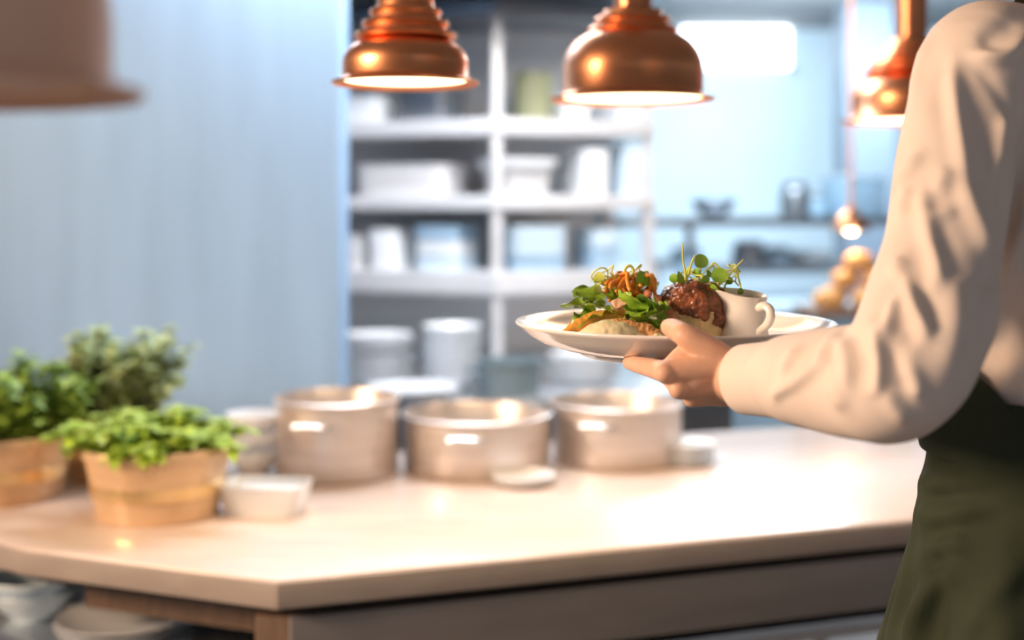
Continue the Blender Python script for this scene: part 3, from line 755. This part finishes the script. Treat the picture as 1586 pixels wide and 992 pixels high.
# left arm path: (px,py,depth,radius)
ARM=[(1560,100,1.150,.055),(1522,104,1.115,.0550),(1499,168,1.095,.0510),(1480,240,1.07,.0475),(1461,380,1.035,.0470),(1438,480,1.005,.0490),(1408,556,.990,.0500),
     (1376,590,.998,.0490),(1340,592,1.018,.0460),(1250,588,1.065,.0400),(1216,587,1.086,.0372),(1199,588,1.098,.0305),(1135,586,1.140,.0240)]
armP=[at(*a[:3]) for a in ARM]; armR=[a[3] for a in ARM]
# right arm, hanging and a little bent
SR=V(.551,1.2,CZ+.10)+rv*.165
RARM=[V(.551,1.2,CZ+.10)+rv*.11,SR,SR+rv*.035-V(0,0,.10),SR+rv*.05-fv*.02-V(0,0,.27),SR+rv*.05+fv*.03-V(0,0,.36),SR+rv*.04+fv*.11-V(0,0,.47),SR+rv*.03+fv*.15-V(0,0,.53)]
RRAD=[.055,.060,.054,.048,.046,.036,.029]
HIP=-.44
def leg_pts(s,step):      # s -1 left, +1 right ; step forward of the foot
    h=V(.535,1.19,CZ+HIP)+rv*(s*.084)
    k=h+fv*(step*.55+.03)+V(0,0,-.40); a=h+fv*(step-.02)+V(0,0,-(CZ+HIP-.085))
    return h,k,a
LL=leg_pts(-1,.05); RL=leg_pts(1,-.05)
# ---- shirt
mb=MB()
mb.rings([torso_ring(z) for z in np.linspace(-.34,.215,40)])
mb.tube(armP[:-1],armR[:-1],seg=40,sub=6)
mb.tube(RARM,RRAD,seg=32,sub=6)
me=remesh(mb,.0029,8,.5)
def seg_dist(P,pl,sub=6):   # distance of 2-D points from a smoothed polyline
    q,_=resample([Vector((a,b,0)) for a,b in pl],1,sub); q=np.array([[p.x,p.y] for p in q]); best=np.full(len(P),1e9); ends=np.zeros(len(P))
    L=len(q)-1
    for i in range(L):
        a,b=q[i],q[i+1]; ab=b-a; t=np.clip(((P-a)@ab)/(ab@ab+1e-9),0,1); d=np.linalg.norm(P-(a+t[:,None]*ab),axis=1)
        m=d<best; best[m]=d[m]; ends[m]=(i+t[m])/L
    return best,ends
def sculpt(me,strokes,noise_amp,sc,bias,gain=1.):
    c=co_of(me); n=no_of(me)
    for i in range(len(c)):
        p=Vector(c[i]); q=Vector((p.x*sc[0],p.y*sc[1],p.z*sc[2]))
        c[i]+=n[i]*noise_amp*(noise.noise(q)+.45*noise.noise(q*2.1+V(3,1,2)))
    px=793+F*c[:,0]/c[:,1]; py=320-F*(c[:,2]-CZ)/c[:,1]; P=np.stack([px,py],1)
    vw=-(c-np.array([0,0,CZ])); vw/=np.linalg.norm(vw,axis=1)[:,None]; fac=np.clip((n*vw).sum(1)*2.5,0,1)
    fac*=(c[:,1]<bias)
    tot=np.zeros(len(c))
    for pl,w,amp in strokes:
        d,e=seg_dist(P,pl); fade=np.clip(np.minimum(e,1-e)*3.2+.18,0,1)
        ww=w*(1.8 if amp<0 else 1.); am_=amp*(.40 if amp<0 else 1.)
        tot+=am_*gain*.001*np.exp(-(d/ww)**2)*fade
    tot=.011*np.tanh(tot/.011)
    c+=n*(tot*fac)[:,None]; set_co(me,c)
def smooth_mesh(me,it):
    bm=bmesh.new(); bm.from_mesh(me)
    for _ in range(it): bmesh.ops.smooth_vert(bm,verts=bm.verts,factor=.5,use_axis_x=True,use_axis_y=True,use_axis_z=True)
    bm.to_mesh(me); bm.free(); me.update()
S=[ # folds of the sleeve and back: polyline, width, height in mm (minus = crease)
 ([(1200,618),(1207,606),(1230,594),(1262,572),(1285,552)],7,4.5),([(1212,585),(1222,560),(1240,540)],7,3),
 ([(1272,566),(1281,545),(1298,518)],8,3.5),
 ([(1316,600),(1313,560),(1304,520)],9,4),([(1332,560),(1328,530),(1324,505)],10,-4),([(1300,575),(1294,545)],8,-3),
 ([(1345,606),(1360,600),(1362,565),(1358,525),(1366,498)],8,4.5),([(1345,580),(1344,545)],10,-3.5),
 ([(1438,524),(1428,504),(1414,470),(1404,432)],10,6),([(1424,530),(1408,512),(1398,485)],14,-4.5),([(1452,520),(1436,480),(1424,440)],14,-3),
 ([(1372,524),(1378,490),(1394,458)],7,4),([(1366,512),(1369,480)],7,-3.5),
 ([(1372,528),(1392,572),(1412,608)],8,-5),([(1400,560),(1416,590),(1424,620)],10,3),([(1368,600),(1385,630),(1410,655)],12,2.5),([(1290,585),(1298,612),(1310,634)],11,2.5),
 ([(1470,420),(1478,500),(1462,590)],22,3),
 ([(1430,290),(1433,330),(1440,370),(1452,420),(1446,452)],11,5),([(1456,356),(1466,400),(1474,440)],20,-3.5),([(1440,348),(1458,334),(1482,326)],10,1.8),
 ([(1490,280),(1512,340),(1540,405)],12,4),([(1470,260),(1448,300)],14,2.5),
 ([(1562,180),(1561,300),(1553,390),(1543,425),(1522,490),(1500,560)],8,-8),([(1536,440),(1524,470),(1516,510)],8,3.5),
 ([(1476,90),(1478,150),(1490,230),(1500,300)],12,4.5),([(1462,70),(1455,130),(1466,200)],12,-4),([(1515,130),(1520,210),(1528,300)],15,-4),
 ([(1436,62),(1420,105),(1408,160)],8,3.5),([(1428,236),(1405,270),(1386,300)],9,3.5),([(1412,290),(1392,340)],9,3),([(1400,400),(1384,430)],12,3),
 ([(1503,82),(1535,90),(1562,84),(1588,56)],9,5.5),([(1520,74),(1545,50),(1590,26)],9,-6),([(1510,95),(1545,140),(1572,185)],5,-2.5),
 ([(1556,176),(1549,215),(1546,275)],9,4.5),([(1575,200),(1572,290),(1568,380)],10,-3.5),
 ([(1586,340),(1560,420),(1535,500),(1520,560)],16,5),([(1590,560),(1560,590),(1545,620)],14,3.5),([(1580,470),(1556,540)],14,-3.5),
]
sculpt(me,S,.0026,(16,16,9),1.35,2.3)
smooth_mesh(me,4)
shirt=link('shirt',W2L(me),'shirt',per,True,180)
# cuffs
def ring_at(p,ax,up,r,ry,seg=48):
    ax=ax.normalized(); s=ax.cross(up).normalized(); t=s.cross(ax)
    return [p+s*(r*math.cos(2*math.pi*k/seg))+t*(ry*math.sin(2*math.pi*k/seg)) for k in range(seg)]
def cuff(a,b,r0,r1,parent):
    ax=b-a; up=V(0,0,1) if abs(ax.normalized().z)<.9 else V(1,0,0); mb=MB(); rs=[]
    for t,r in ((0,r0-.004),(0,r0-.001),(.03,r0+.0012),(.12,r0+.0012),(.5,(r0+r1)/2+.001),(.94,r1+.001),(.98,r1),(1,r1-.001),(.995,r1-.0026),(.6,r1-.003)):
        rs.append(ring_at(a+ax*t,ax,up,r*.94,r*1.02))
    mb.rings(rs,cap=False); o=link('cuff',W2L(mb.mesh()),'shirt',parent,True,60); return o
ca,cb=at(1216,588,1.090),at(1150,588,1.138)
c1=cuff(ca,cb,.0315,.0292,shirt)
c2=cuff(RARM[-1]+(RARM[-2]-RARM[-1]).normalized()*.02,RARM[-1]+(RARM[-1]-RARM[-2]).normalized()*.04,.0315,.031,shirt)
# collar
mb=MB(); mb.rings([torso_ring(.192,.004),torso_ring(.222,.001),torso_ring(.226,-.002),torso_ring(.205,-.004)],cap=False); link('collar',W2L(mb.mesh()),'shirt',shirt,True,60)
# ---- body: one skin surface; the carrying hand is modelled finely
HP=lambda *l:[at(*a) for a in l]
def limb_hand_left():
    m=MB()
    wi=at(1132,566,1.142); wp_=at(1136,609,1.166); wm=at(1134,588,1.152)
    mi,mm,mr,mp=at(1032,577,1.137),at(1053,601,1.140),at(1074,614,1.153),at(1094,613,1.172)
    for a,b,r0,r1,r2 in ((wi,mi,.0125,.0128,.0108),(wm,mm,.0130,.0128,.0104),(wm.lerp(wp_,.6),mr,.0130,.0125,.0098),(wp_,mp,.0120,.0115,.0090)):
        m.tube([a,a.lerp(b,.5),b],[r0,r1,r2],seg=20,sub=6)
    m.tube([at(1110,572,1.15),at(1072,566,1.15),at(1050,566,1.148)],[.014,.0135,.010],seg=20,sub=6)   # web and palm
    m.tube([at(1112,598,1.158),at(1082,594,1.160)],[.0135,.0125],seg=20,sub=6)
    # fingers
    for pts,rd in ((HP((1032,577,1.137),(1003,569,1.176),(984,564.5,1.212),(974,562,1.236)),(.0100,.0086,.0076,.0064)),
                   (HP((1053,601,1.140),(1040,588,1.188),(1029,577,1.218),(1021,572,1.238)),(.0100,.0088,.0078,.0066)),
                   (HP((1074,614,1.153),(1067,600,1.197),(1059,587,1.224),(1054,578,1.238)),(.0094,.0082,.0074,.0064)),
                   (HP((1094,613,1.172),(1093,604,1.203),(1090,592,1.224),(1086,582,1.236)),(.0084,.0072,.0066,.0058))):
        m.tube(pts,rd,seg=18,sub=6)
    m.tube([at(1074,542,1.150),at(1056,554,1.149),at(1039,568,1.147)],[.0105,.0100,.0085],seg=20,sub=6)
    m.ellipsoid(at(1092,583,1.147),(.026,.012,.021),seg=24)
    m.tube([at(1120,574,1.146),at(1074,590,1.141)],[.0125,.0118],seg=20,sub=6)
    # knuckles
    for p,r in ((at(1030,578,1.133),.0094),(at(1050,603,1.135),.0090),(at(1071,617,1.149),.0084)): m.ellipsoid(p,(r,r,r),seg=18)
    # thumb
    m.tube(HP((1128,563,1.145),(1100,545,1.142),(1068,524,1.142)),[.0135,.0132,.0112],seg=20,sub=6)
    m.tube(HP((1068,524,1.142),(1058,518,1.146),(1044,510,1.170),(1036,507,1.186)),[.0108,.0104,.0094,.0080],seg=20,sub=6)
    # wrist into the sleeve
    m.tube([at(1126,586,1.15),at(1180,588,1.108),at(1250,589,1.065)],[.0212,.0205,.024],seg=28,sub=6,flat=1.1)
    return remesh(m,.00115,9,.5)
hand=limb_hand_left()
def relaxed_right():
    m=MB(); w=RARM[-1]; d=(RARM[-1]-RARM[-2]).normalized(); nrm=(-rv).normalized(); nrm=(nrm-d*nrm.dot(d)).normalized(); k=d.cross(nrm)   # palm towards the body
    if k.dot(fv)<0: k=-k
    w=w+d*.03
    for i,(off,ln,r) in enumerate(((.028,.040,.0095),(.009,.044,.0097),(-.010,.041,.0092),(-.027,.032,.0082))):
        mc=w+d*(.088-.004*abs(i-1))+k*off
        m.tube([w+k*off*.7,mc],[.0135,r*1.15],seg=16,sub=6)
        p=mc; dd=d; pts=[p]
        for j,f_ in enumerate((1.,.62,.5)):
            dd=(Matrix.Rotation(math.radians(22),3,d.cross(nrm))@dd); p=p+dd*(ln*f_); pts.append(p)
        m.tube(pts,[r*1.05,r*.92,r*.84,r*.7],seg=14,sub=6)
    m.tube([w+k*.018+d*.012,w+k*.042+d*.045+nrm*.012,w+k*.046+d*.075+nrm*.02,w+k*.042+d*.1+nrm*.026],[.014,.0115,.0098,.008],seg=14,sub=6)
    m.tube([RARM[-2],w],[.028,.024],seg=20,sub=6)
    return m
core=MB()
core.rings([torso_ring(z,-.032 if z<.15 else -.012) for z in np.linspace(-.42,.19,26)])
hc=V(.549,1.207,CZ)+fv*.022
core.tube([hc+V(0,0,.15)-fv*.02,hc+V(0,0,.24)-fv*.005,hc+V(0,0,.30)],[.056,.053,.055],seg=28,sub=5)   # neck
HR=Matrix((rv,fv,V(0,0,1))).transposed()     # head frame: x right, y forward
def he(c,r,**k): core.ellipsoid(hc+HR@V(*c),r,rot=HR,seg=k.get('seg',28))
he((0,-.012,.375),(.074,.094,.085)); he((0,.022,.335),(.064,.072,.088)); he((0,.052,.272),(.036,.036,.030)); he((0,.020,.285),(.055,.058,.04))
he((0,.100,.325),(.013,.018,.014)); core.tube([hc+HR@V(0,.086,.362),hc+HR@V(0,.097,.342),hc+HR@V(0,.106,.326)],[.008,.010,.011],seg=12,sub=4)
he((.014,.094,.322),(.009,.010,.008)); he((-.014,.094,.322),(.009,.010,.008))
he((0,.088,.297),(.024,.010,.006)); he((0,.087,.287),(.021,.010,.007))
he((0,.078,.378),(.045,.018,.010))
for s in(-1,1):
    he((s*.040,.072,.333),(.020,.018,.018))
    core.ellipsoid(hc+HR@V(s*.076,-.006,.342),(.008,.018,.031),rot=HR,seg=20)
for i,(h,k,a) in enumerate((LL,RL)):
    core.tube([h+V(0,0,.05),h-V(0,0,.10),k,k-V(0,0,.12)+fv*-.01,a],[.076,.074,.052,.050,.036],seg=28,sub=6)
    core.tube([a-V(0,0,.03)-fv*.02,a-V(0,0,.05)+fv*.06,a-V(0,0,.06)+fv*.14],[.036,.034,.024],seg=18,sub=5)
core.tube(armP[:-2],[r-.026 for r in armR[:-2]],seg=24,sub=5)
core.tube(RARM[:-1],[r-.018 for r in RRAD[:-1]],seg=24,sub=5)
rest=remesh(core,.0042,5,.5)
rh=remesh(relaxed_right(),.0022,5,.5)
bm=bmesh.new(); bm.from_mesh(rest); bm.from_mesh(rh); bm.from_mesh(hand); bme=bpy.data.meshes.new('body'); bm.to_mesh(bme); bm.free()
body=link('body',W2L(bme),'skin',per,True,180)
for s in(-1,1):
    e=MB().ellipsoid(hc+HR@V(s*.031,.083,.345),(.0115,.0115,.0115),seg=20); link('eye',W2L(e.mesh()),'eye',body,True,180)
    e=MB().ellipsoid(hc+HR@V(s*.031,.0925,.345),(.0052,.0025,.0052),rot=HR,seg=16); link('iris',W2L(e.mesh()),'hair',body,True,180)
# hair: short, closed over the skull with ears and face free
hm=MB(); hm.ellipsoid(hc+HR@V(0,-.020,.388),(.082,.098,.086),rot=HR,seg=36); hm.ellipsoid(hc+HR@V(0,-.050,.345),(.070,.060,.080),rot=HR,seg=28); hm.ellipsoid(hc+HR@V(0,.045,.430),(.060,.045,.032),rot=HR,seg=24)
hme=noisy(remesh(hm,.003,3),.004,60,3); link('hair',W2L(hme),'hair',per,True,180)
for s in(-1,1):
    e=MB().tube([hc+HR@V(s*.016,.094,.372),hc+HR@V(s*.032,.090,.377),hc+HR@V(s*.048,.078,.371)],[.003,.0036,.0022],seg=8); link('eyebrow',W2L(e.mesh()),'hair',body,True,180)
# ---- trousers and shoes
tm=MB(); tm.rings([torso_ring(z,-.004) for z in np.linspace(-.50,-.26,12)])
for h,k,a in (LL,RL): tm.tube([h+V(0,0,.06),h-V(0,0,.10),k,k-V(0,0,.15),a-V(0,0,.01)],[.086,.084,.066,.062,.056],seg=32,sub=6)
tme=remesh(tm,.006,4); noisy(tme,.003,18,3); link('trousers',W2L(tme),'trouser',per,True,180)
for h,k,a in (LL,RL):
    sm_=MB(); z0=-a.z
    sm_.tube([a+V(0,0,-.02)-fv*.03,a+V(0,0,-.042)+fv*.03,a+V(0,0,-.052)+fv*.11,a+V(0,0,-.058)+fv*.17],[.042,.044,.040,.028],seg=24,sub=6)
    me_=remesh(sm_,.004,3); c=co_of(me_); c[:,2]=np.maximum(c[:,2],.002); set_co(me_,c)
    s_=link('shoe',W2L(me_),'shoe',per,True,180)
# ---- apron: bib, skirt and waist strings
def apron_mesh(zs,top,off0,off1,seg=280):
    vs=[];fs=[];n=len(zs)
    for i,t in enumerate(zs):
        for k in range(seg):
            th=2*math.pi*k/seg; ang=math.degrees(th)%360      # 0 right, 90 front, 180 left, 270 back
            z=top(ang)*(1-t)+(-.86)*t
            cx_,cy_,a,b=torso_at(max(z,-.42)); sk=max(0,-.22-z)
            fl=sk*.06; c_,s_=math.cos(th),math.sin(th)
            cen=V(cx_,cy_,CZ+z)+fv*(sk*.06)
            fold=.006*min(1,sk*6)*math.sin(th*11+z*9)+.004*min(1,sk*6)*math.sin(th*23+2*z*11)
            o=off0+fl+fold+.005*min(1,sk*5)
            p=cen+rv*((a+o)*math.copysign(abs(c_)**.9,c_))+fv*((b+o+sk*.05*max(0,s_))*math.copysign(abs(s_)**.9,s_))
            vs.append(p)
    for i in range(n-1):
        for k in range(seg):
            k2=(k+1)%seg; fs.append((i*seg+k,i*seg+k2,(i+1)*seg+k2,(i+1)*seg+k))
    return MB().add(vs,fs)
def top(ang):    # height of the upper edge round the body
    d=abs(((ang-90+180)%360)-180)         # 0 at the front
    return float(np.interp(d,[0,32,48,70,88,98,108,125,180],[.08,.08,.03,-.09,-.128,-.150,-.182,-.195,-.195]))
zs=[0,.004]+list(np.linspace(.008,1,260))
am=apron_mesh(zs,top,.0105,.0)
ame=am.mesh()
AS=[([(1425,716),(1500,716),(1590,716)],5,-6),([(1425,706),(1500,704),(1590,704)],7,4),([(1422,772),(1480,770),(1530,762),(1590,744)],7,-6),([(1420,755),(1450,750),(1500,748)],14,6),
 ([(1436,836),(1480,822),(1530,806),(1590,786)],8,-6),([(1415,800),(1450,800),(1520,782)],14,5),([(1440,856),(1470,842),(1500,836)],10,6),([(1430,880),(1470,868)],7,-5),
 ([(1405,992),(1425,940),(1450,905),(1480,880)],10,7),([(1385,985),(1400,930),(1420,890)],8,-6),([(1440,992),(1462,940),(1500,890)],12,-5),([(1500,992),(1530,930),(1586,870)],16,5)]
for pl,w,a in list(AS): pass
sculpt(ame,AS,.0035,(14,14,8),1.3,2.6)
smooth_mesh(ame,4)
ap=link('apron',W2L(ame),'apron',per,True,180)
sd=ap.modifiers.new('thickness','SOLIDIFY'); sd.thickness=.0016; sd.offset=0
def band(z0,z1,off,name,parent,mat):
    mb=MB(); mb.rings([torso_ring(z0,off-.004),torso_ring(z0,off),torso_ring((z0+z1)/2,off+.0015),torso_ring(z1,off-.0095),torso_ring(z1,off-.013)],cap=False)
    return link(name,W2L(mb.mesh()),mat,parent,True,60)
band(-.221,-.165,.0175,'waist_fold',ap,'apron')
# neck strap of the bib
mb=MB()
fr_=[V(.548,1.195,CZ)+fv*.135+rv*s*.09+V(0,0,.075) for s in(-1,1)]
nk=[V(.549,1.207,CZ+.205)+rv*s*.072-fv*.0 for s in(-1,1)]; bk=V(.549,1.207,CZ+.208)-fv*.075
mb.tube([fr_[0],fr_[0].lerp(nk[0],.55)+fv*.012,nk[0],bk,nk[1],fr_[1].lerp(nk[1],.55)+fv*.012,fr_[1]],[.010]*7,seg=10,sub=6,flat=.22)
link('neck_strap',W2L(mb.mesh()),'apronband',ap,True,60)


# ------------------------------------------------------------------ lights
def area(loc,target,size,energy,color,sy=None,spread=180):
    ld=bpy.data.lights.new('area','AREA'); ld.energy=energy; ld.color=color; ld.size=size; ld.spread=math.radians(spread)
    if sy: ld.shape='RECTANGLE'; ld.size_y=sy
    o=bpy.data.objects.new('area_light',ld); COL.objects.link(o); o.location=loc
    o.rotation_euler=(Vector(target)-Vector(loc)).to_track_quat('-Z','Y').to_euler(); return o
area((1.6,6.4,2.35),(1.8,8,1.2),1.6,85,(.68,.87,1),1.0)      # kitchen ceiling light by the far wall
area((.9,5.0,2.38),(.9,5.0,0),1.2,60,(.74,.89,1),.6)
area((-.3,3.1,2.38),(-.2,3.6,.9),1.2,62,(.94,.95,1),.5)      # over the back worktop
area((.75,2.9,2.36),(.0,4.3,1.15),.8,8,(1,.94,.88),.4,spread=95)     # added fill light out of view, brightens the shelf cavities
area((-2.9,.35,2.2),(.3,1.3,1.1),1.0,80,(1,.68,.45),1.0,spread=110)       # dining room, warm
area((1.6,-.9,2.3),(.5,1.2,1.2),1.4,2.5,(1,.86,.74),1.0)
wd=bpy.data.worlds.new('world'); SC.world=wd; wd.use_nodes=True
bg=wd.node_tree.nodes['Background']; bg.inputs['Color'].default_value=(.86,.90,1,1); bg.inputs['Strength'].default_value=.30
SC.view_settings.view_transform='Standard'; SC.view_settings.look='None'; SC.view_settings.exposure=0.0
